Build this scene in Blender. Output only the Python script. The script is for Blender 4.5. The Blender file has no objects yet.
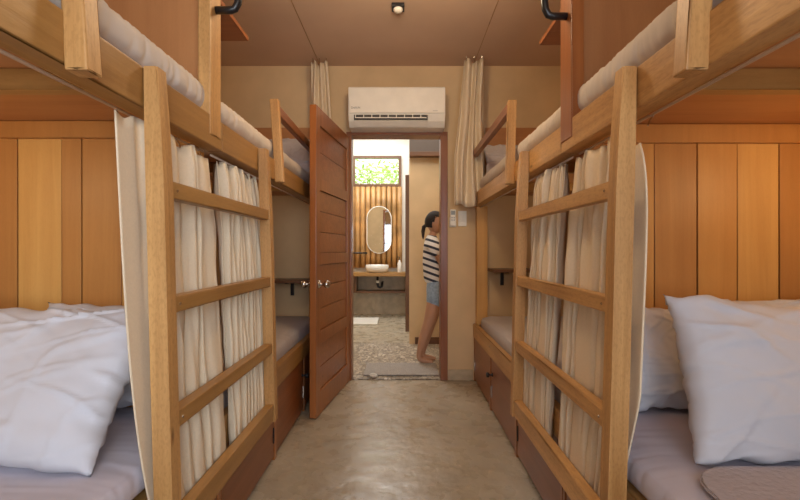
import bpy, bmesh, math, random
from mathutils import Vector, Matrix, noise
random.seed(7)
S = bpy.context.scene
COL = S.collection
EYE = 1.10
F = 440.0
# ------------------------------------------------------------------ camera
cd = bpy.data.cameras.new('camera'); cam = bpy.data.objects.new('camera', cd); COL.objects.link(cam)
cam.location = (0, 0, EYE); cam.rotation_euler = (math.radians(90), 0, 0)
cd.sensor_width = 36; cd.lens = F/800*36; cd.shift_x = -2/800.0; cd.clip_start = .02
S.camera = cam
# ------------------------------------------------------------------ world and light
W = bpy.data.worlds.new('sky'); S.world = W; W.use_nodes = True
bg = W.node_tree.nodes['Background']; bg.inputs[0].default_value = (.84, .91, 1.0, 1); bg.inputs[1].default_value = 3.4
S.view_settings.view_transform = 'Standard'; S.view_settings.look = 'None'
S.view_settings.exposure = 0.0; S.view_settings.gamma = 1; S.view_settings.use_curve_mapping = False
def area(name, loc, rot, sx, sy, power, col, spread=180):
    l = bpy.data.lights.new(name, 'AREA'); l.shape = 'RECTANGLE'; l.size = sx; l.size_y = sy
    l.energy = power; l.color = col; l.spread = math.radians(spread)
    o = bpy.data.objects.new(name, l); COL.objects.link(o); o.location = loc
    o.rotation_euler = [math.radians(a) for a in rot]; return o
def point(name, loc, power, col, r=.05):
    l = bpy.data.lights.new(name, 'POINT'); l.energy = power; l.color = col; l.shadow_soft_size = r
    o = bpy.data.objects.new(name, l); COL.objects.link(o); o.location = loc; return o
area('window_daylight', (.25, -1.10, 1.45), (88, 0, 30), 1.3, 1.3, 22, (.84, .91, 1.0), 125)
area('bath_daylight', (-.5, 6.4, 3.1), (0, 0, 0), 1.6, 1.6, 27, (1.0, .96, .88))
area('hall_daylight', (.2, 4.5, 2.75), (0, 0, 0), .9, .7, 11, (1.0, .90, .76))
point('pendant_fill', (0, .25, 2.28), 6, (1.0, .74, .46), .10)  # warm fill added out of view to lift the ceiling
point('ceiling_lamp_light', (0, 2.05, 2.36), 22, (1.0, .76, .48), .12)  # added unseen fill for the back wall and far beds
point('bunk_lamp_right', (1.40, 1.12, 1.38), 4.4, (1.0, .62, .28), .05)
point('bunk_lamp_left', (-1.42, 1.05, 1.38), 2.8, (1.0, .70, .38), .05)
point('back_bunk_lamp_right', (1.30, 2.75, 1.38), 2.6, (1.0, .74, .46), .05)  # added fill for the dark back bunk, no lamp seen there
point('back_bunk_lamp_left', (-1.36, 2.75, 1.38), 2.2, (1.0, .74, .46), .05)  # same added fill on the left side

# ------------------------------------------------------------------ materials
def mat(name):
    m = bpy.data.materials.new(name); m.use_nodes = True
    return m, m.node_tree, m.node_tree.nodes['Principled BSDF']
def nd(t, typ, **kw):
    n = t.nodes.new(typ)
    for k, v in kw.items(): setattr(n, k, v)
    return n
def ramp(t, src, stops):
    r = nd(t, 'ShaderNodeValToRGB'); e = r.color_ramp.elements
    e[0].position, e[0].color = stops[0][0], (*stops[0][1], 1)
    e[1].position, e[1].color = stops[-1][0], (*stops[-1][1], 1)
    for p, c in stops[1:-1]:
        x = e.new(p); x.color = (*c, 1)
    t.links.new(src, r.inputs[0]); return r.outputs[0]
def bump(t, b, src, s, d=.01):
    n = nd(t, 'ShaderNodeBump'); n.inputs['Strength'].default_value = s; n.inputs['Distance'].default_value = d
    t.links.new(src, n.inputs['Height']); t.links.new(n.outputs[0], b.inputs['Normal'])
def coords(t, scale):
    tc = nd(t, 'ShaderNodeTexCoord'); mp = nd(t, 'ShaderNodeMapping'); mp.inputs['Scale'].default_value = scale
    oi = nd(t, 'ShaderNodeObjectInfo'); ml = nd(t, 'ShaderNodeMath', operation='MULTIPLY'); ml.inputs[1].default_value = 37
    t.links.new(oi.outputs['Random'], ml.inputs[0]); t.links.new(ml.outputs[0], mp.inputs['Location'])
    t.links.new(tc.outputs['Object'], mp.inputs['Vector']); return mp.outputs[0]
def wood(name, dark, light, axis='z', rough=.5, freq=26, spread=.5, fleck=.06):
    m, t, b = mat(name)
    sc = {'x': (1.1, freq, freq), 'y': (freq, 1.1, freq), 'z': (freq, freq, 1.1)}[axis]
    v = coords(t, sc)
    n1 = nd(t, 'ShaderNodeTexNoise'); n1.inputs['Scale'].default_value = 1.0; n1.inputs['Detail'].default_value = 7
    n1.inputs['Roughness'].default_value = .62; n1.inputs['Distortion'].default_value = .6
    t.links.new(v, n1.inputs['Vector'])
    n2 = nd(t, 'ShaderNodeTexNoise'); n2.inputs['Scale'].default_value = 2.2; n2.inputs['Detail'].default_value = 2
    v2 = coords(t, (1, 1, 1)); t.links.new(v2, n2.inputs['Vector'])
    mx = nd(t, 'ShaderNodeMath', operation='MULTIPLY_ADD'); mx.inputs[1].default_value = .42
    t.links.new(n2.outputs[0], mx.inputs[0])
    m2 = nd(t, 'ShaderNodeMath', operation='MULTIPLY'); m2.inputs[1].default_value = .58
    t.links.new(n1.outputs[0], m2.inputs[0]); t.links.new(m2.outputs[0], mx.inputs[2])
    mid = tuple((a+c)/2 for a, c in zip(dark, light))
    c = ramp(t, mx.outputs[0], [(.5-spread*.35, dark), (.5, mid), (.5+spread*.35, light)])
    # knots
    v3 = coords(t, {'x': (3, 9, 9), 'y': (9, 3, 9), 'z': (9, 9, 3)}[axis])
    vo = nd(t, 'ShaderNodeTexVoronoi'); vo.inputs['Scale'].default_value = .8; t.links.new(v3, vo.inputs['Vector'])
    k = nd(t, 'ShaderNodeMapRange'); k.inputs[1].default_value = .01; k.inputs[2].default_value = .07
    t.links.new(vo.outputs['Distance'], k.inputs[0])
    mc = nd(t, 'ShaderNodeMix', data_type='RGBA'); mc.inputs[6].default_value = (*[x*.45 for x in dark], 1)
    t.links.new(k.outputs[0], mc.inputs[0]); t.links.new(c, mc.inputs[7])
    # fine saw-mark flecks
    n4 = nd(t, 'ShaderNodeTexNoise'); n4.inputs['Scale'].default_value = 1.0; n4.inputs['Detail'].default_value = 3
    t.links.new(coords(t, {'x': (45, 160, 160), 'y': (160, 45, 160), 'z': (190, 190, 75)}[axis]), n4.inputs['Vector'])
    fk = ramp(t, n4.outputs[0], [(.36, (.66, .60, .52)), (.52, (1, 1, 1))])
    mm = nd(t, 'ShaderNodeMix', data_type='RGBA', blend_type='MULTIPLY'); mm.inputs[0].default_value = fleck
    t.links.new(mc.outputs[2], mm.inputs[6]); t.links.new(fk, mm.inputs[7])
    t.links.new(mm.outputs[2], b.inputs['Base Color'])
    b.inputs['Roughness'].default_value = rough
    bump(t, b, n1.outputs[0], .3, .004)
    return m
def plain(name, c, rough=.5, metal=0, bsc=0, bst=0, var=0):
    m, t, b = mat(name)
    b.inputs['Base Color'].default_value = (*c, 1); b.inputs['Roughness'].default_value = rough; b.inputs['Metallic'].default_value = metal
    n = nd(t, 'ShaderNodeTexNoise'); n.inputs['Scale'].default_value = bsc or 12; n.inputs['Detail'].default_value = 5
    t.links.new(coords(t, (1, 1, 1)), n.inputs['Vector'])
    if bst: bump(t, b, n.outputs[0], bst, .01)
    v = var or .04
    t.links.new(ramp(t, n.outputs[0], [(.3, tuple(x*(1-v) for x in c)), (.7, tuple(min(1, x*(1+v)) for x in c))]), b.inputs['Base Color'])
    return m
def both(fn, *a, **k): return {ax: fn(a[0]+'_'+ax, a[1], a[2], axis=ax, **k) for ax in 'xyz'}
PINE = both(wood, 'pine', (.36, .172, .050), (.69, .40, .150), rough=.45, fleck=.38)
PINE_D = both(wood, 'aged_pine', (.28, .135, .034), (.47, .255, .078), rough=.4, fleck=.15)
ORNG = [wood('cedar_plank_%s' % n, d, l, 'z', .45, 22) for n, d, l in (
    ('amber', (.50, .225, .052), (.65, .325, .088)), ('honey', (.56, .28, .072), (.71, .40, .120)), ('russet', (.40, .17, .042), (.53, .245, .065)))]
PLY = both(wood, 'plywood', (.40, .17, .060), (.53, .25, .095), rough=.5, freq=14)
RED = both(wood, 'mahogany_stain', (.20, .060, .017), (.33, .110, .034), rough=.32)
DOORW = both(wood, 'narra_wood', (.23, .072, .018), (.42, .150, .042), rough=.3)
DARKW = both(wood, 'dark_brown_wood', (.11, .046, .018), (.19, .085, .034), rough=.4)
GOLD = plain('bamboo', (.50, .27, .095), .35, bsc=5, var=.35)
GAP = plain('dark_gap', (.05, .022, .010), .7)
PLASTER = plain('tan_plaster', (.66, .475, .27), .85, bsc=3.2, bst=.12, var=.09)
CREAM = plain('cream_plaster', (.78, .74, .66), .8, bsc=6, bst=.05)
CEIL = plain('ceiling_board', (.61, .43, .31), .75, bsc=1.6, var=.08)
DARKP = plain('taupe_board', (.11, .085, .07), .7)
LINEN = plain('linen', (.76, .64, .465), .9, bsc=150, bst=.06, var=.03)
SHEET = plain('white_sheet', (.56, .54, .62), .85, bsc=6, bst=.15, var=.03)
SHEETW = plain('warm_white_sheet', (.60, .54, .48), .9, bsc=8, bst=.2, var=.03)
PILW = plain('white_cotton', (.60, .61, .665), .85, bsc=5, bst=.25, var=.03)
GREYF = plain('grey_cotton', (.50, .46, .46), .9, bsc=7, bst=.2)
BLACK = plain('black_metal', (.012, .012, .014), .35)
STEEL = plain('brushed_steel', (.62, .58, .52), .25, 1)
WHITE = plain('white_plastic', (.88, .84, .74), .4)
LOUV = plain('dark_plastic', (.035, .03, .025), .5)
GREYMAT = plain('grey_fabric_mat', (.36, .33, .30), .95, bsc=90, bst=.4, var=.25)
TOWEL = plain('white_towel', (.72, .68, .60), .95, bsc=60, bst=.4)
CERAM = plain('white_ceramic', (.80, .77, .70), .15)
SKIN = plain('skin', (.50, .27, .165), .5)
HAIR = plain('black_hair', (.016, .010, .008), .75)
DENIM = plain('denim', (.30, .40, .52), .85, bsc=50, bst=.2, var=.2)
LEAF = plain('leaf', (.34, .50, .09), .5, var=.3)
TILE = plain('grey_stone', (.50, .42, .31), .5, bsc=9, var=.2)
def m_concrete():
    m, t, b = mat('polished_concrete'); v = coords(t, (1, 1, 1))
    n = nd(t, 'ShaderNodeTexNoise'); n.inputs['Scale'].default_value = 2.3; n.inputs['Detail'].default_value = 9; n.inputs['Roughness'].default_value = .65
    t.links.new(v, n.inputs['Vector'])
    base = ramp(t, n.outputs[0], [(.32, (.35, .29, .205)), (.5, (.42, .355, .255)), (.68, (.48, .415, .31))])
    # small chips
    vo = nd(t, 'ShaderNodeTexVoronoi'); vo.inputs['Scale'].default_value = 5.5; t.links.new(v, vo.inputs['Vector'])
    k = nd(t, 'ShaderNodeMapRange'); k.inputs[1].default_value = .02; k.inputs[2].default_value = .04
    t.links.new(vo.outputs['Distance'], k.inputs[0])
    mc = nd(t, 'ShaderNodeMix', data_type='RGBA'); mc.inputs[6].default_value = (.14, .10, .07, 1)
    t.links.new(k.outputs[0], mc.inputs[0]); t.links.new(base, mc.inputs[7]); t.links.new(mc.outputs[2], b.inputs['Base Color'])
    n2 = nd(t, 'ShaderNodeTexNoise'); n2.inputs['Scale'].default_value = 9; n2.inputs['Detail'].default_value = 6; t.links.new(v, n2.inputs['Vector'])
    r = nd(t, 'ShaderNodeMapRange'); r.inputs[1].default_value = .3; r.inputs[2].default_value = .7; r.inputs[3].default_value = .17; r.inputs[4].default_value = .42
    t.links.new(n2.outputs[0], r.inputs[0]); t.links.new(r.outputs[0], b.inputs['Roughness'])
    bump(t, b, n2.outputs[0], .5, .012); return m
CONC = m_concrete()
def m_pebble():
    m, t, b = mat('pebble_mosaic'); v = coords(t, (1, 1, 1))
    vo = nd(t, 'ShaderNodeTexVoronoi', feature='DISTANCE_TO_EDGE'); vo.inputs['Scale'].default_value = 26; t.links.new(v, vo.inputs['Vector'])
    vc = nd(t, 'ShaderNodeTexVoronoi'); vc.inputs['Scale'].default_value = 26; t.links.new(v, vc.inputs['Vector'])
    stone = ramp(t, vc.outputs['Color'], [(.1, (.26, .21, .15)), (.5, (.50, .42, .31)), (.9, (.70, .62, .50))])
    k = nd(t, 'ShaderNodeMapRange'); k.inputs[1].default_value = .02; k.inputs[2].default_value = .12; t.links.new(vo.outputs['Distance'], k.inputs[0])
    mc = nd(t, 'ShaderNodeMix', data_type='RGBA'); mc.inputs[6].default_value = (.17, .13, .09, 1)
    t.links.new(k.outputs[0], mc.inputs[0]); t.links.new(stone, mc.inputs[7]); t.links.new(mc.outputs[2], b.inputs['Base Color'])
    b.inputs['Roughness'].default_value = .35; bump(t, b, k.outputs[0], .5, .01); return m
PEB = m_pebble()
def m_stripe():
    m, t, b = mat('striped_jersey'); tc = nd(t, 'ShaderNodeTexCoord'); sp = nd(t, 'ShaderNodeSeparateXYZ')
    t.links.new(tc.outputs['Object'], sp.inputs[0])
    a = nd(t, 'ShaderNodeMath', operation='MULTIPLY_ADD'); a.inputs[1].default_value = .35; t.links.new(sp.outputs[0], a.inputs[0]); t.links.new(sp.outputs[2], a.inputs[2])
    f = nd(t, 'ShaderNodeMath', operation='MULTIPLY'); f.inputs[1].default_value = 2*math.pi/.062; t.links.new(a.outputs[0], f.inputs[0])
    s = nd(t, 'ShaderNodeMath', operation='SINE'); t.links.new(f.outputs[0], s.inputs[0])
    c = ramp(t, s.outputs[0], [(.28, (.80, .78, .74)), (.36, (.03, .035, .06))]); t.links.new(c, b.inputs['Base Color'])
    b.inputs['Roughness'].default_value = .85; return m
STRIPE = m_stripe()
def m_glass(name, c, rough):
    m, t, b = mat(name); b.inputs['Base Color'].default_value = (*c, 1); b.inputs['Roughness'].default_value = rough
    b.inputs['Transmission Weight'].default_value = 1; b.inputs['IOR'].default_value = 1.08; return m
GLASS = m_glass('frosted_louvre_glass', (.90, .95, .66), .08)
CLEAR = m_glass('clear_glass', (1, 1, 1), 0)
MIRROR = plain('mirror_silver', (.85, .88, .90), .03, 1)
def m_emit(name, c, s):
    m, t, b = mat(name); b.inputs['Base Color'].default_value = (*c, 1); b.inputs['Emission Color'].default_value = (*c, 1); b.inputs['Emission Strength'].default_value = s; return m
FILL_LAMP = m_emit('lamp_diffuser', (1, .8, .55), 4)  # glow for the added ceiling lamp, out of view

# ------------------------------------------------------------------ helpers
def prop(o, **k):
    for a, v in k.items():
        if v: o[a] = v
    return o
def thing(name, label, cat, loc, group=None):
    o = bpy.data.objects.new(name, None); o.empty_display_size = .05; COL.objects.link(o); o.location = loc
    return prop(o, label=label, category=cat, group=group)
def rootloc(p):
    v = Vector((0, 0, 0))
    while p is not None: v += p.location; p = p.parent
    return v
def obj(name, bm, m, parent=None, smooth=False, origin=None, label=None, kind=None):
    """bm is in world coordinates; stored relative to its own origin"""
    me = bpy.data.meshes.new(name)
    bmesh.ops.recalc_face_normals(bm, faces=bm.faces)
    if origin is None:
        if parent is None and bm.verts:
            xs = [v.co for v in bm.verts]
            origin = Vector([(min(c[i] for c in xs)+max(c[i] for c in xs))/2 for i in range(2)] + [min(c[2] for c in xs)])
        else: origin = rootloc(parent)
    origin = Vector(origin)
    for v in bm.verts: v.co -= origin
    bm.to_mesh(me); bm.free()
    for x in (m if isinstance(m, (list, tuple)) else [m]): me.materials.append(x)
    if smooth:
        for p in me.polygons: p.use_smooth = True
    o = bpy.data.objects.new(name, me); COL.objects.link(o)
    o.location = origin - rootloc(parent); o.parent = parent
    return prop(o, label=label, kind=kind)
def tag(o, label, cat, group=None, kind=None): return prop(o, label=label, category=cat, group=group, kind=kind)
def struct(name, bm, m, parent=None, **k):
    o = obj(name, bm, m, parent, **k)
    if parent is None: o['kind'] = 'structure'
    return o
def addbox(bm, x0, x1, y0, y1, z0, z1, bev=0, mi=0):
    x0, x1 = sorted((x0, x1)); y0, y1 = sorted((y0, y1)); z0, z1 = sorted((z0, z1))
    vs = [bm.verts.new((x, y, z)) for z in (z0, z1) for y in (y0, y1) for x in (x0, x1)]
    fs = [bm.faces.new([vs[i] for i in q]) for q in ((0, 1, 3, 2), (4, 5, 7, 6), (0, 1, 5, 4), (2, 3, 7, 6), (0, 2, 6, 4), (1, 3, 7, 5))]
    for f in fs: f.material_index = mi
    if bev:
        es = set(e for f in fs for e in f.edges)
        r = bmesh.ops.bevel(bm, geom=list(es), offset=bev, segments=2, affect='EDGES', profile=.6)
        for f in r['faces']: f.material_index = mi
    return bm
def box(*a, **k): return addbox(bmesh.new(), *a, **k)
def prism(pts, thick_vec, bev=0):
    """closed polygon (3D points) extruded along thick_vec"""
    bm = bmesh.new(); f = bm.faces.new([bm.verts.new(p) for p in pts])
    r = bmesh.ops.extrude_face_region(bm, geom=[f])
    for v in [g for g in r['geom'] if isinstance(g, bmesh.types.BMVert)]: v.co += Vector(thick_vec)
    if bev: bmesh.ops.bevel(bm, geom=bm.edges[:], offset=bev, segments=2, affect='EDGES')
    return bm
def tube(pts, r, bm=None, n=10):
    bm = bm or bmesh.new(); pts = [Vector(p) for p in pts]; rings = []
    rr = r if isinstance(r, (list, tuple)) else [r]*len(pts)
    up = None
    for i, p in enumerate(pts):
        d = (pts[min(i+1, len(pts)-1)] - pts[max(i-1, 0)]).normalized()
        if up is None: up = d.orthogonal().normalized()
        up = (up - d*up.dot(d)).normalized(); sd = d.cross(up)
        rings.append([bm.verts.new(p + (up*math.cos(a)+sd*math.sin(a))*rr[i]) for a in [2*math.pi*k/n for k in range(n)]])
    for a, b in zip(rings, rings[1:]):
        for k in range(n): bm.faces.new((a[k], a[(k+1) % n], b[(k+1) % n], b[k]))
    bm.faces.new(rings[0][::-1]); bm.faces.new(rings[-1]); return bm
def lathe(c, prof, axis='z', n=20, sy=1.0):
    """prof: list of (r, h)"""
    bm = bmesh.new(); rings = []
    for r, h in prof:
        ring = []
        for k in range(n):
            a = 2*math.pi*k/n; u, v = r*math.cos(a), r*math.sin(a)*sy
            p = {'z': (u, v, h), 'y': (u, h, v), 'x': (h, u, v)}[axis]
            ring.append(bm.verts.new(Vector(c)+Vector(p)))
        rings.append(ring)
    for a, b in zip(rings, rings[1:]):
        for k in range(n): bm.faces.new((a[k], a[(k+1) % n], b[(k+1) % n], b[k]))
    bm.faces.new(rings[0]); bm.faces.new(rings[-1]); return bm
def mergebm(a, b):
    me = bpy.data.meshes.new('tmp'); b.to_mesh(me); b.free(); a.from_mesh(me); bpy.data.meshes.remove(me); return a
def nz(x, y, z=0.0): return noise.noise(Vector((x, y, z)))

# ------------------------------------------------------------------ the setting
ZC = 2.655; YB = 3.72
struct('floor', box(-1.78, 1.72, -1.4, 3.84, -.06, 0), CONC)
struct('ceiling', box(-1.78, 1.72, -1.4, 3.84, ZC, ZC+.05), CEIL)
struct('wall_left', box(-1.78, -1.66, -1.4, 3.84, 0, ZC), PLASTER)
struct('wall_right', box(1.60, 1.72, -1.4, 3.84, 0, ZC), PLASTER)
DX0, DX1, DZ = -.425, .325, 2.066
b = box(-1.66, DX0-.045, YB, YB+.12, 0, ZC); addbox(b, DX1+.06, 1.60, YB, YB+.12, 0, ZC); addbox(b, DX0-.045, DX1+.06, YB, YB+.12, DZ+.028, ZC)
struct('wall_back', b, PLASTER)
b = box(-1.66, -.85, -1.32, -1.2, 0, ZC); addbox(b, .60, 1.60, -1.32, -1.2, 0, ZC); addbox(b, -.85, .60, -1.32, -1.2, 2.05, ZC); addbox(b, -.85, .60, -1.32, -1.2, 0, .65)
struct('wall_rear', b, PLASTER)
w = struct('window_1', box(-.85, -.80, -1.30, -1.22, .65, 2.05), DARKW['z'])
b = box(.55, .60, -1.30, -1.22, .65, 2.05)
for x in (-.15,): addbox(b, x-.025, x+.025, -1.30, -1.22, .65, 2.05)
for z in (.67, 1.35, 2.03): addbox(b, -.85, .60, -1.30, -1.22, z-.02, z+.02)
struct('window_frame', b, DARKW['x'], w)
# thin ceiling joints
for i, (x, lab) in enumerate(((-.69, 0), (.60, 1))):
    struct('trim_%d' % (i+3), box(x-.002, x+.002, 1.7, 3.72, ZC-.002, ZC), PINE_D['y'])
# door frame
b = box(DX0-.045, DX0, YB-.015, YB+.13, 0, DZ, bev=.003); addbox(b, DX1, DX1+.06, YB-.015, YB+.13, 0, DZ, bev=.003)
addbox(b, DX0-.045, DX1+.06, YB-.015, YB+.13, DZ, DZ+.030, bev=.003)
struct('trim_1', b, RED['z'])
struct('trim_2', box(DX0, DX1, YB, YB+.12, 0, .010, bev=.003), PEB)
struct('baseboard_back', box(DX1+.06, .598, YB-.012, YB, 0, .09, bev=.003), plain('rough_cement', (.50, .40, .27), .9, bsc=20, bst=.4, var=.15))

# door leaf, open into the room
def door():
    h = Vector((DX0-.012, YB-.02, .0)); free = Vector((-.556, 2.85, 0)); u = (free-h).normalized(); n = Vector((-u.y, u.x, 0))
    if n.x < 0: n = -n                      # towards the aisle
    L = (free-h).length; T = .045; H0, H1 = .006, 2.045
    R = Matrix(((u.x, -n.x, 0, h.x), (u.y, -n.y, 0, h.y), (0, 0, 1, 0), (0, 0, 0, 1)))   # local x along leaf, y away from aisle
    root = thing('door_1', None, None, (h.x, h.y, 0)); root['kind'] = 'structure'
    def put(name, bm, m, parent=root, smooth=False, label=None):
        bm.transform(R); return obj(name, bm, m, parent, smooth=smooth, label=label)
    st = .085
    b = box(0, st, 0, T, H0, H1, bev=.003); addbox(b, L-st, L, 0, T, H0, H1, bev=.003)
    for z0, z1 in ((H0, .16), (.47, .56), (1.00, 1.08), (1.50, 1.58), (1.93, H1)): addbox(b, st, L-st, 0.001, T-.001, z0, z1, bev=.003)
    put('door_frame', b, DOORW['z'])
    for z0, z1 in ((.16, .47), (.56, 1.00), (1.08, 1.50), (1.58, 1.93)):
        b = bmesh.new(); k = 2 if z1-z0 < .4 else 3; hh = (z1-z0)/k
        for i in range(k):
            addbox(b, st-.004, L-st+.004, .012, T-.012, z0+i*hh+.001, z0+(i+1)*hh-.001, bev=.004)
        put('door_panel', b, DOORW['x'])
    for s, y in ((-1, 0), (1, T)):
        b = lathe((L-.05, y, .875), [(.026, 0), (.026, s*.006), (.010, s*.012), (.010, s*.035), (.024, s*.045), (.027, s*.058), (.018, s*.072), (.003, s*.075)], axis='y')
        put('door_knob', b, STEEL, smooth=True, label='polished metal knob')
    if 0: put('latch_plate', box(L, L+.002, .012, T-.012, .80, .95), STEEL)
door()

# ------------------------------------------------------------------ bunks
YP = {-1: 1.62, 1: 1.66}
XF = {-1: .66, 1: .60}
SEAM0 = {-1: [-1.655, -1.60, -1.414, -1.252, -1.178, -1.031, -.89, -.78, -.757], 1: [1.595, 1.58, 1.422, 1.264, 1.113, .951, .80, .72, .70]}
SEAM = {q: [v*.976 for v in SEAM0[q]] for q in SEAM0}
side_word = {-1: 'left', 1: 'right'}
def bunk(s, near):
    xf = XF[s]; X = lambda d: s*(xf+d); yp = YP[s]
    y0, y1 = (-.50, yp) if near else (yp+.002, YB-.002)
    W_ = .995
    lab = ('%s built-in wooden bunk bed with an upright plank partition, closest on the %s' % ('near', side_word[s])) if near else \
          ('wooden bunk bed against the back wall on the %s, %s' % (side_word[s], 'partly behind the open door' if s < 0 else 'beside the switch plates'))
    R = thing('bunk_bed', lab, 'bunk bed', (X(.5), (y0+y1)/2, 0), 'built-in bunk beds along the aisle')
    P = lambda name, bm, m, parent=R, **k: obj(name, bm, m, parent, **k)
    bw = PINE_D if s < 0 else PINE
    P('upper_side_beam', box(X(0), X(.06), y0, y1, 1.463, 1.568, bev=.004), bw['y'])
    P('upper_deck', box(X(.06), X(W_), y0+.002, y1-.042 if near else y1, 1.56, 1.572), PLY['x'], label='plywood bed deck')
    for yj in ((1.11, .25) if near else (2.3, 3.0)):
        P('cross_joist', box(X(.06), X(W_), yj, yj+.040, 1.505, 1.559, bev=.002), PINE_D['x'])
    if near:
        yb = y1-.04
        b = bmesh.new(); sm = SEAM[s]
        for i, (a, c) in enumerate(zip(sm, sm[1:])):
            mi = (2 if abs(a-c) < .1 else (i*2 + (s > 0)) % 3) if s < 0 else (0, 2, 1, 0, 2, 0, 2, 0)[i]
            addbox(b, a-s*.0015, c+s*.0015, yb-.002*(i % 2), y1-.012, .42, 1.512, bev=.002, mi=mi)
        P('plank_partition', b, ORNG)
        P('partition_backing', box(X(.106), X(W_), y1-.012, y1-.001, .42, 1.56), PLY['z'])
        P('partition_header', box(X(.068), X(W_), yb-.02, y1-.013, 1.498 if s < 0 else 1.490, 1.558, bev=.002), ORNG[2])
        P('partition_post', box(X(.068), X(.105), yb-.012, y1, .481, 1.462, bev=.003), ORNG[1] if s < 0 else RED['z'])  # right post coloured dark to paint in the shade it stands in
        # above: plywood partition and its post
        P('upper_partition', box(X(.045), X(W_), y1-.022, y1-.002, 1.574, ZC-.002), PLY['z'])
        P('upper_post', box(X(-.003), X(.042), y1-.11, y1-.022 if s < 0 else y1, 1.50, ZC-.001, bev=.004), PINE['z'] if s < 0 else DOORW['z'])
        b = tube([X3(s, X(-.003), y1-.065, z, o) for z, o in ((1.947, 0), (1.947, .05), (1.952, .066), (1.972, .077), (2.0, .080), (2.30, .082), (2.335, .078), (2.36, .05), (2.36, 0))], .0135)
        P('grab_handle', b, BLACK, smooth=True, label='black metal grab handle')
        P('cable_clip', box(X(.06), X(.085), y1-.035, y1-.022, 1.66+.02, 1.715, bev=.002), BLACK, label='small black clip')
    else:
        P('bedside_post', box(X(.02), X(.11), y1-.07, y1, .481, 1.462, bev=.003), ORNG[1])
        P('upper_shelf', box(X(.035), X(.60), y0, y0+.37, 2.045, 2.065, bev=.002), RED['x'], label='dark red shelf board')
    # guard rail
    gy = [.858, -.05] if near else [2.28 if s < 0 else 2.34]
    top = 1.87 if s < 0 else 1.90
    for y in gy:
        gb = box(X(-.046), X(-.001), y, y+(.045 if near else .036), 1.452, top+(0 if near or s > 0 else .015), bev=.004)
        if near:
            for v in gb.verts: v.co.x += s*.085*max(0, v.co.z-1.575)
        else:
            for v in gb.verts: v.co.x += s*(.095 if s < 0 else .04)*max(0, v.co.z-1.575)
        P('guard_post', gb, PINE['z'])
    ya, yb_ = (-.45, .857) if near else (gy[0]+.037, y1)
    gx = .028 if near else (.03 if s < 0 else .012)
    P('guard_rail', box(X(-.042+gx), X(-.006+gx), ya, yb_, top-.055, top-.005, bev=.004), (RED if not near else PINE)['y'])
    if not near: P('headboard', box(X(.10), X(W_), y1-.014, y1-.001, 1.60, 2.13, bev=.002), PLY['x'], label='pale wooden headboard')
    # base
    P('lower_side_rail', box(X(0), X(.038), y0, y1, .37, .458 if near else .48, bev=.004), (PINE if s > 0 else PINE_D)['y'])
    P('lower_deck', box(X(.04), X(W_), y0+.002, y1-.042 if near else y1-.014, .40, .415), PLY['x'])
    P('plinth', box(X(.03), X(.045), y0+.002, y1-.002, .0, .369), DARKW['y'])
    n = 3; st = .035; wid = (y1-y0-.01)/n
    for i in range(n+1):
        yy = y0+.004+i*wid
        P('stile', box(X(.006), X(.029), max(yy-st/2, y0+.001), min(yy+st/2, y1-.001), .0, .369, bev=.002), DOORW['z'])
    for i in range(n):
        a = y0+.004+i*wid+st/2+.003; c = a+wid-st-.006
        d = P('cabinet_door', box(X(.010), X(.028), a, c, .02, .362, bev=.002), RED['y'])
        if i == 1:
            far = (c - .05) if not near else (a + .06)
            hb = lathe((X(0.010), far, .26), [(.012, 0), (.012, -s*.004), (.006, -s*.008), (.006, -s*.022), (.017, -s*.027), (.017, -s*.042), (.004, -s*.045)], axis='x', n=14)
            obj('knob', hb, BLACK, d, smooth=True, label='black knob')
        b = box(X(.0085), X(.0098), c-.02, c-.006, .10, .17); addbox(b, X(.004), X(.0098), c-.016, c-.010, .095, .175)
        obj('hinge', b, STEEL if i else BLACK, d, label='metal hinge')
    # curtain rail under the beam, with hooks
    ra, rb = (y0, y1-.05) if near else (y0+.01, y1-.01)
    cr = P('curtain_rail', tube([(X(.050), ra, 1.452), (X(.050), rb, 1.452)], .004), plain('painted_steel', (.55, .42, .32), .4), smooth=True, label='thin white curtain rail')
    return R
def X3(s, x, y, z, o): return (x - s*o, y, z)
for s in (-1, 1):
    for near in (True, False): bunk(s, near)

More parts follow.
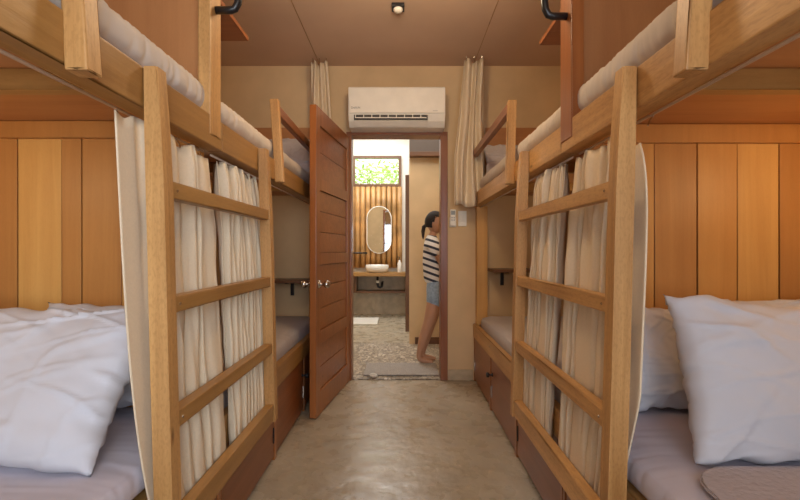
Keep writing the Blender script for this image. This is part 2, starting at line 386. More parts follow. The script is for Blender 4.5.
# ------------------------------------------------------------------ ladders
def ladder(s):
    xf = XF[s]
    YN, YFp = 1.116, (2.01 if s < 0 else 2.07)
    lab = 'wide four-rung pine ladder leaning on the %s bunks%s' % (side_word[s], ', knob-free side by the open door' if 0 else '')
    lab = 'wide pine ladder fixed to the bunks on the left, in front of the open door' if s < 0 else 'wide pine ladder fixed to the bunks on the right, opposite the open door'
    R = thing('ladder', lab, 'ladder', (s*(xf-.05), (YN+YFp)/2, .30), 'wide ladders on the two bunk fronts')
    t = .047
    def dx(z): return -.002 - .032*max(0, min(1, (1.56-z)/1.26))       # outer face distance from the bunk front
    def rail(y0, y1, ztop):
        z0, z1 = .315, ztop; b = bmesh.new(); N = 8; rings = []
        for i in range(N+1):
            z = z0+(z1-z0)*i/N; a = dx(z) + nz(z*3, y0)*.0015; tt = t*(1 if z < 1.3 else 1-.22*(z-1.3)/.26)
            rings.append([b.verts.new((s*(xf+q), y, z)) for q, y in ((a, y0), (a-tt, y0), (a-tt, y1), (a, y1))])
        for A, B in zip(rings, rings[1:]):
            for k in range(4): b.faces.new((A[k], A[(k+1) % 4], B[(k+1) % 4], B[k]))
        b.faces.new(rings[0]); b.faces.new(rings[-1])
        es = [e for e in b.edges if abs(e.verts[0].co.z-e.verts[1].co.z) > .01 or len(e.link_faces) and (e.verts[0].co.z in (z0, z1))]
        bmesh.ops.bevel(b, geom=es, offset=.004, segments=2, affect='EDGES')
        return b
    obj('side_rail', rail(YN, YN+.046, 1.567), PINE['z'], R)
    obj('side_rail', rail(YFp, YFp+.046, 1.565), PINE['z'], R)
    for zc, h in ((1.26, .046), (.955, .044), (.65, .046), (.358, .075)):
        a = dx(zc)
        b = box(s*(xf+a-.004), s*(xf+a-.042), YN+.046, YFp+(0 if zc > .4 else -.0), zc-h/2, zc+h/2, bev=.004)
        for k in (YN+.085, YFp-.03):
            pass
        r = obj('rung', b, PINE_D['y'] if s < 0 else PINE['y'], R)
        b = bmesh.new()
        mergebm(b, lathe((s*(xf+a-.041), YN+.075, zc), [(.004, 0), (.004, -s*.003), (.002, -s*.004)], axis='x', n=8))
        obj('screw', b, STEEL, r)
ladder(-1); ladder(1)

# ------------------------------------------------------------------ curtains
def curtain(name, s, ya, yb, lab, grp, edge=lambda v: 0.0, droop=0.0, folds=9, seed=0, zb=.28, amp=.036, flat=False):
    """hangs below the upper beam, v=0 at the top"""
    xf = XF[s]; nu, nv = folds*12, 34; b = bmesh.new(); g = []
    nv_ = nv
    for j in range(nv+1):
        v = j/nv; row = []
        for i in range(nu+1):
            u = i/nu
            sp = 1 - (.16 if v < .5 else .16)*math.sin(v*math.pi)*0
            uu = u + .08*nz(u*4+seed, v*.7)*math.sin(u*math.pi)
            y = ya + (yb-ya)*uu + edge(v)*(1-u)**1.5
            ph = 2*math.pi*(folds*u + 1.1*nz(u*3.1+seed, v*.35, 2.2) + .8*nz(u*6+seed, 1.7) + .16*nz(u*5+seed, v*2.2, 8))
            A = amp*(.55+1.3*abs(nz(u*5+seed, v*.9, 5)))*(1-.35*v)*(1 if v > .05 else .7+6*v)
            d = .046 - .066*min(1, v*1.08) + A*(1.05-2.1*abs(math.sin(ph/2+.2*math.sin(ph*.37+seed)))**.75) + .010*nz(u*14+seed, v*7, 3)
            if v > .72: d = min(d, -.003)
            if v < .72: d = max(d, -.004 - .024*v)
            fl = min(1, max(0, (u-.16)/.14)) if flat else 1
            d = (.026-.05*v)*(1-fl) + d*fl
            d = min(.064, max(d, -.032))
            y += .010*math.cos(ph)*(1-.3*v)*fl
            ztop = 1.445 - .020*(.5+.5*math.sin(ph*.5+1)) - droop*max(0, 1-u*4)
            z = ztop + (zb + .018*nz(u*6+seed, 9) - ztop)*v
            row.append(b.verts.new((s*(xf+d), y, z)))
        g.append(row)
    for j in range(nv):
        for i in range(nu): b.faces.new((g[j][i], g[j][i+1], g[j+1][i+1], g[j+1][i]))
    c = obj(name, b, LINEN, None, smooth=True); tag(c, lab, 'curtain', grp)
    m = c.modifiers.new('thickness', 'SOLIDIFY'); m.thickness = .003; m.offset = 0
    for k in range(folds//2+1):
        y = ya + (yb-ya)*(k+.25)/(folds//2+.6)
        pts = [(s*(xf+.050), y, 1.455), (s*(xf+.050), y+.006, 1.446), (s*(xf+.040), y+.002, 1.434), (s*(xf+.034), y, 1.42)]
        obj('hook', tube(pts, .0025, None, 6), STEEL, c, label='small metal hook')
    return c
GR = 'linen privacy curtains bunched behind the ladders'
curtain('bunk_curtain', -1, 1.05, 1.575, 'cream linen curtain of the near left bunk, beside the white pillows', GR, edge=lambda v: .012*v+.115*v**4, folds=7, seed=1, flat=True, amp=.038)
curtain('bunk_curtain', -1, 1.655, 2.09, 'cream linen curtain bunched on the left bunk nearer the open door', GR, edge=lambda v: 0, folds=10, seed=4, zb=.31)
curtain('bunk_curtain', 1, 1.10, 1.60, 'cream linen curtain of the near right bunk, beside the leaning pillow', GR, edge=lambda v: .055*math.exp(-v*12)+.055*max(0, v-.60)/.18, droop=.06, folds=7, seed=7, flat=True, amp=.038)
curtain('bunk_curtain', 1, 1.71, 2.07, 'cream linen curtain bunched on the right bunk nearer the back wall', GR, edge=lambda v: 0, folds=9, seed=11, zb=.31)

def hang(name, xa, xb, yc, ztop, zbot, lab, flare, seed):
    folds = 3; nu, nv = 70, 26; b = bmesh.new(); g = []
    for j in range(nv+1):
        v = j/nv; row = []
        for i in range(nu+1):
            u = i/nu; ph = 2*math.pi*(folds*u + .4*nz(u*3+seed, v*1.4))
            x = xa + (xb-xa)*u + flare*(1-u if flare < 0 else u)*min(1, v*1.5)
            y = yc + .030*math.sin(ph)*(.8+.4*v) + .01*nz(u*5, v*3, seed)
            z = ztop + .012*math.sin(ph*.5) + (zbot-ztop)*v - .03*(1-v)*(u*(1-u))
            row.append(b.verts.new((x, y, z)))
        g.append(row)
    for j in range(nv):
        for i in range(nu): b.faces.new((g[j][i], g[j][i+1], g[j+1][i+1], g[j+1][i]))
    c = obj(name, b, LINEN, None, smooth=True); tag(c, lab, 'curtain', 'upper bunk curtains gathered at the back wall')
    m = c.modifiers.new('thickness', 'SOLIDIFY'); m.thickness = .003; m.offset = 0
    for u in (.1, .5, .9): obj('hook', tube([(xa+(xb-xa)*u, yc, ztop-.01), (xa+(xb-xa)*u, yc+.004, ztop+.02), (xa+(xb-xa)*u, yc, ZC-.004)], .003, None, 6), STEEL, c)
hang('upper_curtain', .50, .655, 3.52, 2.62, 1.455, 'linen curtain gathered at the ceiling above the switch plates', -.08, 3)
hang('upper_curtain', -.735, -.60, 3.56, 2.62, 1.46, 'linen curtain gathered at the ceiling behind the open door', .05, 6)

# ------------------------------------------------------------------ mattresses and pillows
def mattress(s, y0, y1, z0, z1, inset, m, lab, grp, wr=.006, seed=0):
    xf = XF[s]; d0, d1 = inset, .985; b = bmesh.new(); hy, hd, hz = (y1-y0)/2, (d1-d0)/2, (z1-z0)/2
    cy, cdn, cz = (y0+y1)/2, (d0+d1)/2, (z0+z1)/2; r = min(.05, hz*.9)
    bmesh.ops.create_cube(b, size=2)
    for v in b.verts: v.co = Vector((v.co.x*hd, v.co.y*hy, v.co.z*hz))
    for ax, nn in ((0, 12), (1, 230), (2, 7)):
        es = [e for e in b.edges if abs((e.verts[0].co-e.verts[1].co).normalized()[ax]) > .99]
        bmesh.ops.subdivide_edges(b, edges=es, cuts=nn, use_grid_fill=True)
    for v in b.verts:
        c = v.co; q = Vector((max(-hd+r, min(hd-r, c.x)), max(-hy+r, min(hy-r, c.y)), max(-hz+r, min(hz-r, c.z))))
        d = c-q; edge = d.length
        p = q + (d.normalized()*r if edge > 1e-6 else Vector((0, 0, 0))) if edge > 1e-6 else c
        pl = 1-abs(nz(p.y*34+seed, p.x*2, p.z*6))*2.4
        w = wr*(.35*nz(p.y*5+seed, p.x*3, p.z*5)+.55*pl+.4*nz(p.y*55+seed, p.z*5, p.x*4))
        side = 1 if abs(c.x) > hd-1e-4 or abs(c.y) > hy-1e-4 else .5
        top = c.z > -hz*.5
        p = p + (d.normalized() if edge > 1e-6 else Vector((0, 0, 1)))*w*side*(1 if top else 0)
        v.co = Vector((s*(xf+cdn+p.x), cy+p.y, cz+p.z))
    o = obj('mattress', b, m, None, smooth=True); tag(o, lab, 'mattress', grp)
    return o
G1 = 'mattresses with fitted sheets on the bunks'
for s in (-1, 1):
    yp = YP[s]; sw = side_word[s]
    mattress(s, -.46, yp-.03 if 0 else yp-.028, 1.573, 1.69, .012+.05*0+.008, SHEETW, 'upper mattress in a ruffled white sheet on the near %s bunk' % sw, G1, .0075, seed=s*3)
    mattress(s, yp+.02, YB-.03, 1.573, 1.685, .02, SHEETW, 'upper mattress in a ruffled white sheet on the %s bunk by the back wall' % sw, G1, .0075, seed=s*5+1)
    mattress(s, -.46, yp-.068, .462, .560, .002, SHEET, 'lower mattress in a lavender white sheet on the near %s bunk' % sw, G1, .004, seed=s*7)
    mattress(s, yp+.02, YB-.09, .416, .56, .045, GREYF, 'lower grey mattress on the %s bunk by the back wall' % sw, G1, .004, seed=s*9)

def pillow(c, size, rot, m, lab, seed=0, grp=None, wr=.012, cat='pillow'):
    """size = (width, height, thickness) in its own x, z, y; rot = euler degrees"""
    w, h, t = size; N = 72; b = bmesh.new()
    R = Matrix.Translation(c) @ (Matrix.Rotation(math.radians(rot[2]), 4, 'Z') @ Matrix.Rotation(math.radians(rot[1]), 4, 'Y') @ Matrix.Rotation(math.radians(rot[0]), 4, 'X'))
    sides = []
    for sg in (1, -1):
        g = []
        for j in range(N+1):
            row = []
            for i in range(N+1):
                u, v = i/N*2-1, j/N*2-1
                e = max(0, (1-abs(u)**2.6))*max(0, (1-abs(v)**2.6))
                th = t/2*e**.42
                pin = 1 - .075*(1-abs(v)**1.6)*abs(u)**3; pin2 = 1 - .085*(1-abs(u)**1.6)*abs(v)**3
                x = u*w/2*pin; z = v*h/2*pin2
                cr = 0
                for q, (ca, sa, fr) in enumerate(((.83, .55, 2.6), (.35, .94, 2.1), (.97, -.22, 3.2))):
                    p_, q_ = u*ca+v*sa, -u*sa+v*ca
                    rd = max(0, 1-abs(nz(q_*fr+seed+q*3+.25*nz(p_*2, q_*2, seed), p_*.8, sg*2+q))*9)
                    cr += rd**1.5*(.55+.45*nz(p_*1.6, q_, q+seed))*min(1, max(abs(u), abs(v))*1.5)
                wrk = wr*(nz(u*1.7+seed, v*1.7, sg*2)*.9 + .25*nz(u*8+v*4+seed, v*3-u*3, sg) - .95*cr)
                edge = (abs(u)**6 + abs(v)**6)
                wrk += wr*.9*math.sin((u*14 if abs(v) > abs(u) else v*14)+seed)*min(1, edge)*e
                y = sg*th + (wrk if e > 0 else 0)*(1 if e > .02 else 0)
                if e <= 0: y = .012*nz(u*5+seed, v*5)*1.0
                x += .010*nz(v*5+seed, 2, 1)*abs(u)**4; z += .012*nz(u*5+seed, 4, 1)*abs(v)**4
                row.append(b.verts.new(R @ Vector((x, y, z))))
            g.append(row)
        for j in range(N):
            for i in range(N): b.faces.new((g[j][i], g[j][i+1], g[j+1][i+1], g[j+1][i]))
        sides.append(g)
    bmesh.ops.remove_doubles(b, verts=b.verts, dist=.0004)
    o = obj('pillow', b, m, None, smooth=True); tag(o, lab, cat, grp); return o
pillow((-1.12, 1.215, .745), (.80, .46, .18), (-41, 1, -4), PILW, 'large bluish white pillow in front on the near left bunk', 2, wr=.017)
pillow((-.96, 1.49, .745), (.56, .36, .12), (-16, 0, 0), PILW, 'white pillow showing at the curtain, behind the large left one', 9, wr=.014)
pillow((1.095, 1.195, .742), (.72, .44, .18), (-24, 5, 3), PILW, 'large white pillow with a raised corner leaning on the near right bunk', 5, wr=.016)
pillow((.90, 1.50, .735), (.44, .36, .12), (-14, 0, 0), PILW, 'bluish pillow beside the curtain, behind the large right pillow', 12, wr=.014)
pillow((1.30, 1.50, .745), (.56, .40, .14), (-14, -2, 0), PILW, 'crumpled pillow in warm light against the right plank partition', 15, wr=.02)
def blanket():
    b = bmesh.new(); x0, x1, y0, y1, r = .665, 1.50, .10, 1.065, .12
    pts = [(x1, y0), (x1, y1)] + [(x0+r-r*math.sin(a), y1-r+r*math.cos(a)) for a in [math.pi/2*k/8 for k in range(9)]] + [(.650, .87), (.630, .80), (.618, .70), (.615, y0)]
    b = prism([(x, y, .568) for x, y in pts], (0, 0, .011), bev=.004)
    o = obj('blanket', b, plain('taupe_blanket', (.44, .41, .44), .95, bsc=60, bst=.4)); tag(o, 'folded taupe blanket lying on the near right bed sheet', 'blanket')
blanket()
pillow((-1.0, 3.50, 1.83), (.60, .36, .14), (-25, 0, 0), GREYF, 'grey pillow on the upper back bunk, above the left shelf', 21)
pillow((.93, 3.50, 1.80), (.56, .32, .13), (-25, 0, 0), GREYF, 'grey pillow on the upper back bunk on the right', 23)

# ------------------------------------------------------------------ bedside shelves
def shelf(x0, x1, z, bx, lab):
    R = thing('wall_shelf', lab, 'shelf', ((x0+x1)/2, 3.6, z))
    obj('shelf_board', box(x0, x1, 3.44, 3.705, z-.012, z+.012, bev=.002), DARKW['x'], R)
    b = box(bx-.013, bx+.013, 3.50, 3.705, z-.020, z-.0125); addbox(b, bx-.013, bx+.013, 3.685, 3.705, z-.13, z-.02)
    obj('bracket', b, BLACK, R, label='black angle bracket')
shelf(.715, 1.2, .935, .84, 'small wooden shelf with a black bracket inside the right back bunk')
shelf(-1.3, -.68, .85, -.92, 'small dark wooden shelf beside the door knob inside the left back bunk')

# ------------------------------------------------------------------ air conditioner, controls
def aircon():
    x0, x1, z0, z1 = -.428, .345, 2.09, 2.41; yb, yf = YB-.001, 3.505
    R = thing('air_conditioner', 'white wall air conditioner above the doorway', 'air conditioner', ((x0+x1)/2, YB, z0))
    pr = [(x0, yb, z0), (x0, yb, z1), (x0, yf+.03, z1), (x0, yf+.006, z1-.012), (x0, yf, z1-.03), (x0, yf+.004, z0+.095), (x0, yf+.03, z0+.045), (x0, yf+.075, z0+.004)]
    obj('body', prism(pr, (x1-x0, 0, 0), bev=.003), WHITE, R)
    obj('front_panel', box(x0+.006, x1-.006, yf-.006, yf+.002, z0+.10, z1-.02, bev=.003), WHITE, R)
    obj('air_outlet', box(x0+.045, x1-.14, yf-.001, yf+.03, z0+.048, z0+.088, bev=.002), LOUV, R, label='dark slotted outlet')
    b = bmesh.new()
    for k in range(9):
        x = x0+.055+k*.065; addbox(b, x, x+.006, yf-.004, yf-.0012, z0+.062, z0+.088)
    addbox(b, x0+.055, x1-.15, yf-.006, yf-.0012, z0+.060, z0+.066)
    obj('vane', b, WHITE, R, label='white outlet fins')
    obj('lower_flap', prism([(x0+.045, yf+.006, z0+.046), (x0+.045, yf+.0, z0+.040), (x0+.045, yf+.05, z0+.004), (x0+.045, yf+.056, z0+.01)], (x1-x0-.185, 0, 0)), WHITE, R)
    cu = bpy.data.curves.new('mark', 'FONT'); cu.body = 'DAIKIN'; cu.size = .022; cu.extrude = .0006
    tmp = bpy.data.objects.new('mark', cu); COL.objects.link(tmp); bpy.context.view_layer.update()
    me = bpy.data.meshes.new_from_object(tmp.evaluated_get(bpy.context.evaluated_depsgraph_get())); bpy.data.objects.remove(tmp)
    b = bmesh.new(); b.from_mesh(me); bpy.data.meshes.remove(me)
    b.transform(Matrix.Translation((x0+.022, yf-.0066, z0+.135)) @ Matrix.Rotation(math.radians(90), 4, 'X'))
    obj('maker_mark', b, plain('grey_print', (.16, .15, .14), .5), R, label='small grey lettering')
    b = box(x1-.10, x1-.06, yf-.0072, yf-.0062, z0+.115, z0+.119)
    obj('display_mark', b, plain('pale_grey_print', (.5, .48, .45), .5), R)
aircon()
R = thing('remote_control', 'white remote control in its wall holder, right of the doorway', 'remote control', (.428, YB, 1.30))
obj('holder', box(.40, .456, YB-.020, YB-.0005, 1.295, 1.375, bev=.004), WHITE, R)
obj('handset', box(.404, .452, YB-.034, YB-.0205, 1.305, 1.44, bev=.005), WHITE, R)
obj('screen', box(.411, .445, YB-.0355, YB-.0345, 1.395, 1.43), plain('lcd', (.25, .27, .24), .3), R, label='grey display')
b = bmesh.new()
for i in range(2):
    for j in range(2): addbox(b, .414+i*.018, .424+i*.018, YB-.036, YB-.0345, 1.345+j*.02, 1.357+j*.02, bev=.001)
obj('buttons', b, plain('button_grey', (.4, .4, .4), .5), R)
R = thing('light_switch', 'cream switch plate beside the remote control', 'light switch', (.505, YB, 1.30))
obj('plate', box(.474, .545, YB-.010, YB-.0005, 1.300, 1.430, bev=.003), WHITE, R)
for i in range(2): obj('rocker', box(.488+i*.025, .506+i*.025, YB-.014, YB-.0105, 1.340, 1.390, bev=.002), WHITE, R)
# ceiling fitting
R = thing('ceiling_sensor', 'small black and white fitting on the ceiling', 'ceiling fitting', (-.02, 2.80, ZC-.001))
obj('base', box(-.065, .015, 2.76, 2.84, ZC-.02, ZC-.001, bev=.003), BLACK, R)
obj('dome', lathe((-.025, 2.80, ZC), [(.030, -.0205), (.030, -.03), (.022, -.040), (.006, -.044)]), WHITE, R, smooth=True)
# out-of-view lamps; ceiling, pendant and back bunk ones are added as fill
R = thing('ceiling_lamp', 'added unseen round warm ceiling lamp above the middle of the aisle', 'lamp', (0, 2.05, ZC-.001))
obj('lamp_base', lathe((0, 2.05, ZC), [(.13, -.001), (.13, -.03), (.12, -.035)]), WHITE, R, smooth=True)
obj('diffuser', lathe((0, 2.05, ZC), [(.12, -.036), (.115, -.06), (.06, -.075), (.01, -.078)]), FILL_LAMP, R, smooth=True)
for s, x, ly, wh in ((1, 1.40, 1.12, 'near'), (-1, -1.42, 1.05, 'near'), (1, 1.30, 2.75, 'back'), (-1, -1.36, 2.75, 'back')):  # back pair added as fill; near pair follows the warm glow there
    R = thing('unseen_reading_lamp', 'unseen black lamp under the upper deck of the %s %s bunk' % (wh, side_word[s]), 'lamp', (x, ly, 1.40))
    obj('ceiling_plate', lathe((x, ly, 1.559), [(.035, 0), (.035, -.012), (.01, -.014), (.01, -.05)]), BLACK, R, smooth=True)
    obj('lamp_shade', lathe((x, ly, 1.40), [(.02, .115), (.06, .10), (.10, .045)]), BLACK, R, smooth=True)
R = thing('added_pendant_lamp', 'added unseen warm pendant lamp over the near end of the aisle', 'lamp', (0, .25, ZC-.001))
obj('cord', tube([(0, .25, ZC-.001), (0, .25, 2.45)], .004), BLACK, R)
obj('lamp_shade', lathe((0, .25, 2.40), [(.02, .06), (.05, .05), (.12, -.02)]), BLACK, R, smooth=True)
# ------------------------------------------------------------------ doormat, stopper
m_ = obj('doormat', box(-.335, .32, 3.80, 4.20, .0135, .024, bev=.004), GREYMAT); tag(m_, 'grey fabric doormat just beyond the doorway', 'doormat')
b = bmesh.new(); bmesh.ops.create_icosphere(b, subdivisions=3, radius=.03)
for v in b.verts:
    k = 1+.25*nz(v.co.x*40, v.co.y*40, v.co.z*40); v.co = Vector((-.245+v.co.x*1.3*k, 3.755+v.co.y*k, .031+v.co.z*.6*k))
o = obj('pebble', b, TOWEL, smooth=True); tag(o, 'small white stone on the door threshold', 'stone')

# ------------------------------------------------------------------ beyond the doorway
ZB = 3.05
struct('floor_hall', box(-1.6, 1.5, 3.84, 5.15, -.06, .013), PEB)
struct('floor_bathroom', box(-1.6, 1.5, 5.15, 7.62, -.06, .013), CONC)
struct('wall_bathroom_left', box(-1.72, -1.6, 3.84, 7.62, -.06, ZB), PLASTER)
struct('wall_hall_right', box(1.5, 1.6, 3.84, 5.22, -.06, ZB), PLASTER)
struct('wall_hall_back', box(.085, 1.5, 5.10, 5.22, .013, ZB), PLASTER)
struct('trim_5', box(.085, 1.49, 5.03, 5.099, 2.22, 2.62), DARKP)
struct('trim_6', box(.085, 1.49, 5.00, 5.099, 2.17, 2.22, bev=.003), DARKW['x'])
struct('baseboard_hall', box(.15, 1.49, 5.085, 5.0995, .013, .09), DARKW['x'])
struct('wall_bathroom_right', box(.115, .235, 5.22, 7.50, .013, ZB), CREAM)
struct('trim_7', box(.045, .114, 5.85, 5.93, .013, 2.1, bev=.004), DARKW['z'])
b = box(-1.6, -.85, 7.5, 7.62, .013, ZB); addbox(b, -.01, .235, 7.5, 7.62, .013, ZB); addbox(b, -.85, -.01, 7.5, 7.62, 2.70, ZB); addbox(b, -.85, -.01, 7.5, 7.62, .013, 2.18)
struct('wall_bathroom_back', b, CREAM)
b = box(-1.6, 1.5, 3.84, 5.22, ZB, ZB+.05); addbox(b, -1.6, .24, 7.3, 7.62, ZB, ZB+.05); addbox(b, -1.6, -1.4, 5.22, 7.3, ZB, ZB+.05)
struct('ceiling_bathroom', b, CREAM)
# bamboo cladding
b = bmesh.new(); x = -1.555; i = 0
while x < .0:
    r = .040+.003*nz(i*1.7, 3)
    tube([(x, 7.458, z) for z in (.80, 1.1, 1.45, 1.8, 2.17)], [r, r*1.02, r, r*1.01, r], b, 12); x += .089; i += 1
addbox(b, -1.6, .0, 7.485, 7.499, .80, 2.17)
o = obj('bamboo_cladding', b, GOLD, smooth=True); o['kind'] = 'structure'
# louvre window
w = struct('window_2', bmesh_frame := box(-.85, -.80, 7.46, 7.56, 2.18, 2.70, bev=.004), DARKW['z'])
b = box(-.06, -.01, 7.46, 7.56, 2.18, 2.70, bev=.004); addbox(b, -.80, -.06, 7.46, 7.56, 2.66, 2.70); addbox(b, -.80, -.06, 7.46, 7.56, 2.18, 2.22)
struct('window_frame', b, DARKW['x'], w)
for k in range(5):
    z = 2.235+k*.085
    obj('glass_louvre', prism([(-.80, 7.49, z), (-.80, 7.53, z+.08), (-.80, 7.535, z+.078), (-.80, 7.495, z-.002)], (.74, 0, 0)), GLASS, w)
    obj('louvre_edge', box(-.80, -.06, 7.482, 7.489, z-.006, z+.006), TILE, w)
# shrub outside
R = thing('shrub', 'green leafy shrub outside the louvre window', 'shrub', (-.5, 9.2, 0))
b = bmesh.new()
for k in range(1700):
    a = random.uniform(0, 6.28); rr = random.random()**.5*1.3; c = Vector((-.5+rr*math.cos(a), 9.2+rr*.5*math.sin(a), random.uniform(1.6, 2.75+.25*random.random())))
    l = random.uniform(.05, .11); u = Vector((random.gauss(0, 1), random.gauss(0, 1), random.gauss(0, .6))).normalized(); v = u.orthogonal().normalized()
    b.faces.new([b.verts.new(c+p) for p in (-u*l, v*l*.35, u*l, -v*l*.35)])
obj('foliage', b, LEAF, R)
obj('stem', tube([(-.5, 9.2, 0), (-.46, 9.2, 1), (-.5, 9.22, 2.2)], [.05, .04, .02]), DARKW['z'], R)
# vanity
R = thing('vanity_counter', 'long wooden washstand counter under the mirror', 'counter', (-.75, 7.2, .013))
obj('counter_top', box(-1.58, .10, 6.98, 7.44, .68, .735, bev=.004), PINE_D['x'], R)
obj('lower_shelf', box(-1.58, .10, 7.15, 7.46, .40, .43, bev=.003), DARKW['x'], R)
obj('apron_wall', box(-1.58, .11, 7.46, 7.499, .013, .679), TILE, R)
obj('support', box(-.78, -.74, 7.14, 7.44, .431, .679), DARKW['z'], R)
o = obj('wash_basin', lathe((-.405, 7.18, .7355), [(.10, 0), (.165, .012), (.185, .06), (.19, .125), (.175, .125), (.15, .05), (.03, .03)], n=28, sy=.75), CERAM, smooth=True)
tag(o, 'round white basin standing on the wooden counter', 'basin')
R = thing('mirror', 'tall oval mirror hanging on the bamboo wall', 'mirror', (-.375, 7.40, 1.06))
def stadium(cx, cz, w, h, y, n=20):
    r = w/2; return [(cx+r*math.cos(a), y, cz+(h/2-r)+r*math.sin(a)) for a in [math.pi*k/n for k in range(n+1)]] + \
        [(cx-r*math.cos(a), y, cz-(h/2-r)-r*math.sin(a)) for a in [math.pi*k/n for k in range(n+1)]]
obj('mirror_frame', prism(stadium(-.385, 1.44, .42, .80, 7.413), (0, -.022, 0)), WHITE, R)
obj('mirror_glass', prism(stadium(-.385, 1.44, .395, .775, 7.3905), (0, -.004, 0)), MIRROR, R)
R = thing('drain_pipe', 'black and white drain pipe under the basin', 'pipe', (-.40, 7.22, .45))
obj('trap', tube([(-.40, 7.22, .679), (-.40, 7.22, .54), (-.39, 7.22, .50), (-.36, 7.22, .485), (-.33, 7.22, .50), (-.325, 7.24, .54), (-.325, 7.30, .56), (-.325, 7.458, .56)], .019), BLACK, R, smooth=True)
obj('coupling', tube([(-.40, 7.22, .60), (-.40, 7.22, .56)], .027), WHITE, R, smooth=True)
R = thing('towel_bar', 'black towel bar on the bamboo wall left of the mirror', 'towel bar', (-.75, 7.38, 1.04))
obj('bar', tube([(-.95, 7.36, 1.05), (-.58, 7.36, 1.05)], .014), BLACK, R, smooth=True)
for x in (-.93, -.60): obj('mount', tube([(x, 7.361, 1.05), (x, 7.418, 1.05)], .010), BLACK, R)
R = thing('soap_dispenser', 'white pump bottle at the right end of the counter', 'bottle', (-.04, 7.2, .7355))
obj('bottle', lathe((-.04, 7.2, .7355), [(.032, 0), (.035, .01), (.035, .15), (.015, .18), (.012, .20)]), CERAM, R, smooth=True)
obj('pump', tube([(-.04, 7.2, .936), (-.04, 7.2, .985), (-.08, 7.19, .985)], .007), BLACK, R, smooth=True)
o = obj('bath_mat', box(-.80, -.36, 6.35, 6.95, .0135, .035, bev=.006), TOWEL); tag(o, 'white bath mat on the floor by the counter', 'bath mat')

# ------------------------------------------------------------------ person
def skin(name, verts, edges, radii, m, parent, sub=2, root=0, **k):
    me = bpy.data.meshes.new(name); o_ = rootloc(parent)
    me.from_pydata([tuple(Vector(v)-o_) for v in verts], edges, []); me.materials.append(m)
    o = bpy.data.objects.new(name, me); COL.objects.link(o); o.parent = parent
    sk = o.modifiers.new('skin', 'SKIN'); sk.use_smooth_shade = True; sk.branch_smoothing = .6
    for i, r in enumerate(radii):
        d = me.skin_vertices[0].data[i]; d.radius = r if isinstance(r, tuple) else (r, r); d.use_root = (i == root)
    s_ = o.modifiers.new('sub', 'SUBSURF'); s_.levels = sub; s_.render_levels = sub
    dg = bpy.context.evaluated_depsgraph_get(); bpy.context.view_layer.update(); dg = bpy.context.evaluated_depsgraph_get()
    m2 = bpy.data.meshes.new_from_object(o.evaluated_get(dg)); o.modifiers.clear(); o.data = m2; m2.name = name
    for p in m2.polygons: p.use_smooth = True
    return prop(o, **k)
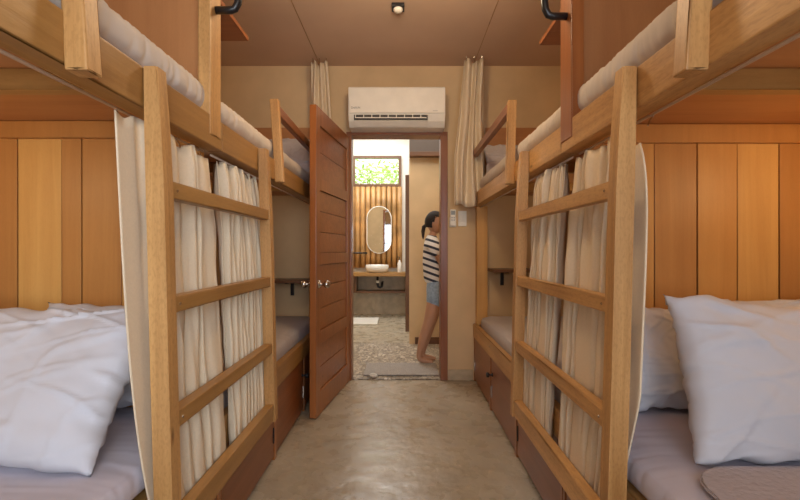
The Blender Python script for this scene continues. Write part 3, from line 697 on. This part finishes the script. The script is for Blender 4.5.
def person():
    Y0 = 4.27
    R = thing('person', 'person in a striped top and denim shorts leaning at the doorway', 'person', (.22, Y0, .013))
    V = []; E = []; Q = []
    def chain(pts, start=None):
        prev = start
        for p, r in pts:
            V.append(p); Q.append(r); i = len(V)-1
            if prev is not None: E.append((prev, i))
            prev = i
        return prev
    y = Y0
    pel = chain([((.330, y, .775), (.098, .088))])
    ch = chain([((.318, y, .88), (.100, .088)), ((.300, y, .99), (.105, .090)), ((.285, y, 1.10), (.115, .090)), ((.282, y, 1.185), (.095, .070))], pel)
    nk = chain([((.295, y, 1.245), .044), ((.312, y, 1.285), .044)], ch)
    for sg, dxk in ((-1, 0.0), (1, .035)):
        chain([((.335+dxk*.4, y+sg*.065, .70), .080), ((.305+dxk*.7, y+sg*.068, .58), .080), ((.262+dxk, y+sg*.066, .42), .058), ((.240+dxk, y+sg*.064, .36), .054),
               ((.210+dxk, y+sg*.062, .27), .054), ((.172+dxk, y+sg*.058, .13), .034), ((.160+dxk, y+sg*.056, .065), .034), ((.195+dxk, y+sg*.060, .046), .032), ((.255+dxk, y+sg*.064, .036), .026), ((.30+dxk, y+sg*.066, .030), .016)], pel)
        chain([((.298, y+sg*.105, 1.185), .042), ((.31, y+sg*.150, 1.13), .040), ((.355, y+sg*.165, 1.00), .032), ((.40, y+sg*.16, .935), .028), ((.47, y+sg*.12, 1.02), .023), ((.505, y+sg*.10, 1.07), .018)], ch)
    skin('body', V, E, Q, SKIN, R)
    # head
    hc = Vector((.322, y, 1.365)); b = bmesh.new(); bmesh.ops.create_uvsphere(b, u_segments=32, v_segments=24, radius=1)
    for v in b.verts:
        c = v.co.copy(); x, yy, z = c.x*.092, c.y*.074, c.z*.106
        if z < 0: x *= 1-.18*(-z/.104); yy *= 1-.30*(-z/.104); x += .012*(-z/.104)
        if c.x > .6:
            fz = c.z; x += .020*math.exp(-((fz+.12)/.13)**2-(c.y/.16)**2)        # nose
            x += .006*math.exp(-((fz+.45)/.09)**2-(c.y/.28)**2)                   # lips
            x -= .008*math.exp(-((fz-.08)/.11)**2-((abs(c.y)-.38)/.18)**2)        # eye sockets
            x += .006*math.exp(-((fz+.80)/.15)**2-(c.y/.3)**2)
        v.co = hc+Vector((x, yy, z))
    obj('head', b, SKIN, R, smooth=True)
    for sg in (-1, 1):
        e = lathe((hc.x+.078, hc.y+sg*.027, hc.z+.010), [(.001, -.006), (.010, -.004), (.013, 0), (.010, .004), (.001, .006)], axis='x', n=12)
        obj('eye', e, plain('eye_dark', (.02, .015, .01), .2), R, smooth=True)
        b = bmesh.new(); bmesh.ops.create_uvsphere(b, u_segments=12, v_segments=8, radius=1)
        for v in b.verts: v.co = hc+Vector((-.008+v.co.x*.016, sg*.070+v.co.y*.008, -.008+v.co.z*.028))
        obj('ear', b, SKIN, R, smooth=True)
    b = bmesh.new(); bmesh.ops.create_uvsphere(b, u_segments=12, v_segments=8, radius=1)
    for v in b.verts: v.co = hc+Vector((.083+v.co.x*.010, v.co.y*.024, -.050+v.co.z*.008))
    obj('mouth', b, plain('lips', (.32, .11, .08), .4), R, smooth=True)
    # hair cap and ponytail
    b = bmesh.new(); bmesh.ops.create_uvsphere(b, u_segments=32, v_segments=24, radius=1)
    bmesh.ops.delete(b, geom=[v for v in b.verts if v.co.z < -.55 or (v.co.x > .35 and v.co.z < .45) or (v.co.x > .05 and v.co.z < -.1)], context='VERTS')
    for v in b.verts: v.co = hc+Vector((v.co.x*.099-.006, v.co.y*.080, v.co.z*.113+.003))
    h = obj('hair', b, HAIR, R, smooth=True); md = h.modifiers.new('t', 'SOLIDIFY'); md.thickness = .012
    obj('ponytail', tube([(hc.x-.085, y, hc.z-.03), (hc.x-.108, y, hc.z-.055), (hc.x-.110, y, hc.z-.10), (hc.x-.100, y-.01, hc.z-.15), (hc.x-.095, y-.01, hc.z-.175)], [.016, .021, .019, .012, .004]), HAIR, R, smooth=True)
    # glasses on the head
    b = bmesh.new()
    for sg in (-1, 1):
        mergebm(b, lathe((hc.x+.070, y+sg*.034, hc.z+.090), [(.001, -.003), (.024, -.003), (.024, .003), (.001, .003)], axis='z', n=14))
        tube([(hc.x+.065, y+sg*.060, hc.z+.085), (hc.x, y+sg*.082, hc.z+.03), (hc.x-.02, y+sg*.080, hc.z+.01)], .003, b, 6)
    g = obj('sunglasses', b, BLACK, R); 
    M = Matrix.Translation(hc) @ Matrix.Rotation(math.radians(-20), 4, 'Z') @ Matrix.Rotation(math.radians(8), 4, 'Y') @ Matrix.Translation(-hc)
    T0 = Matrix.Translation(rootloc(R))
    for c in list(R.children):
        if c.name.split('.')[0] in ('head', 'eye', 'ear', 'mouth', 'hair', 'ponytail', 'sunglasses'): c.data.transform(T0.inverted() @ M @ T0)
    # shirt
    V.clear(); E.clear(); Q.clear()
    a = chain([((.322, y, .755), (.132, .122))]); c = chain([((.315, y, .88), (.130, .115)), ((.298, y, 1.0), (.130, .112)), ((.285, y, 1.10), (.134, .108)), ((.282, y, 1.185), (.112, .085)), ((.292, y, 1.238), (.066, .058))], a)
    for sg in (-1, 1): chain([((.285, y+sg*.125, 1.180), .066), ((.305, y+sg*.162, 1.12), .066), ((.335, y+sg*.172, 1.04), .060)], c-1)
    skin('striped_top', V, E, Q, STRIPE, R, label='white top with dark stripes')
    V.clear(); E.clear(); Q.clear()
    a = chain([((.322, y, .87), (.105, .095)), ((.326, y, .82), (.118, .108)), ((.332, y, .76), (.128, .118))])
    for sg, dxk in ((-1, 0.0), (1, .035)): chain([((.330+dxk*.4, y+sg*.070, .66), .104), ((.308+dxk*.6, y+sg*.072, .535), .098)], a)
    skin('shorts', V, E, Q, DENIM, R, label='blue denim shorts')
    for sg in (-1, 1):   # hands: palm, four bent fingers and a thumb, each rooted in the palm
        V.clear(); E.clear(); Q.clear()
        base = Vector((.505, y+sg*.10, 1.07)); u = Vector((.45, 0, .89)); w_ = Vector((0, 1, 0)); nrm = Vector((.89, 0, -.45))
        p0 = chain([(base, .018)]); p1 = chain([(base+u*.045, (.026, .014))], p0)
        skin('hand', V, E, Q, SKIN, R)
        for k, ln in enumerate((.058, .066, .062, .050)):
            V.clear(); E.clear(); Q.clear(); st = base+u*.050+w_*((k-1.5)*.015)
            chain([(st-u*.012, .0075), (st+u*ln*.45, .0075), (st+u*ln*.75+nrm*.010, .0068), (st+u*ln*.92+nrm*.024, .0058)])
            skin('finger', V, E, Q, SKIN, R, sub=1)
        V.clear(); E.clear(); Q.clear(); st = base+u*.012-w_*sg*.016
        chain([(st, .009), (st+u*.022-w_*sg*.020, .0085), (st+u*.046-w_*sg*.026+nrm*.006, .007)])
        skin('thumb', V, E, Q, SKIN, R, sub=1)
person()
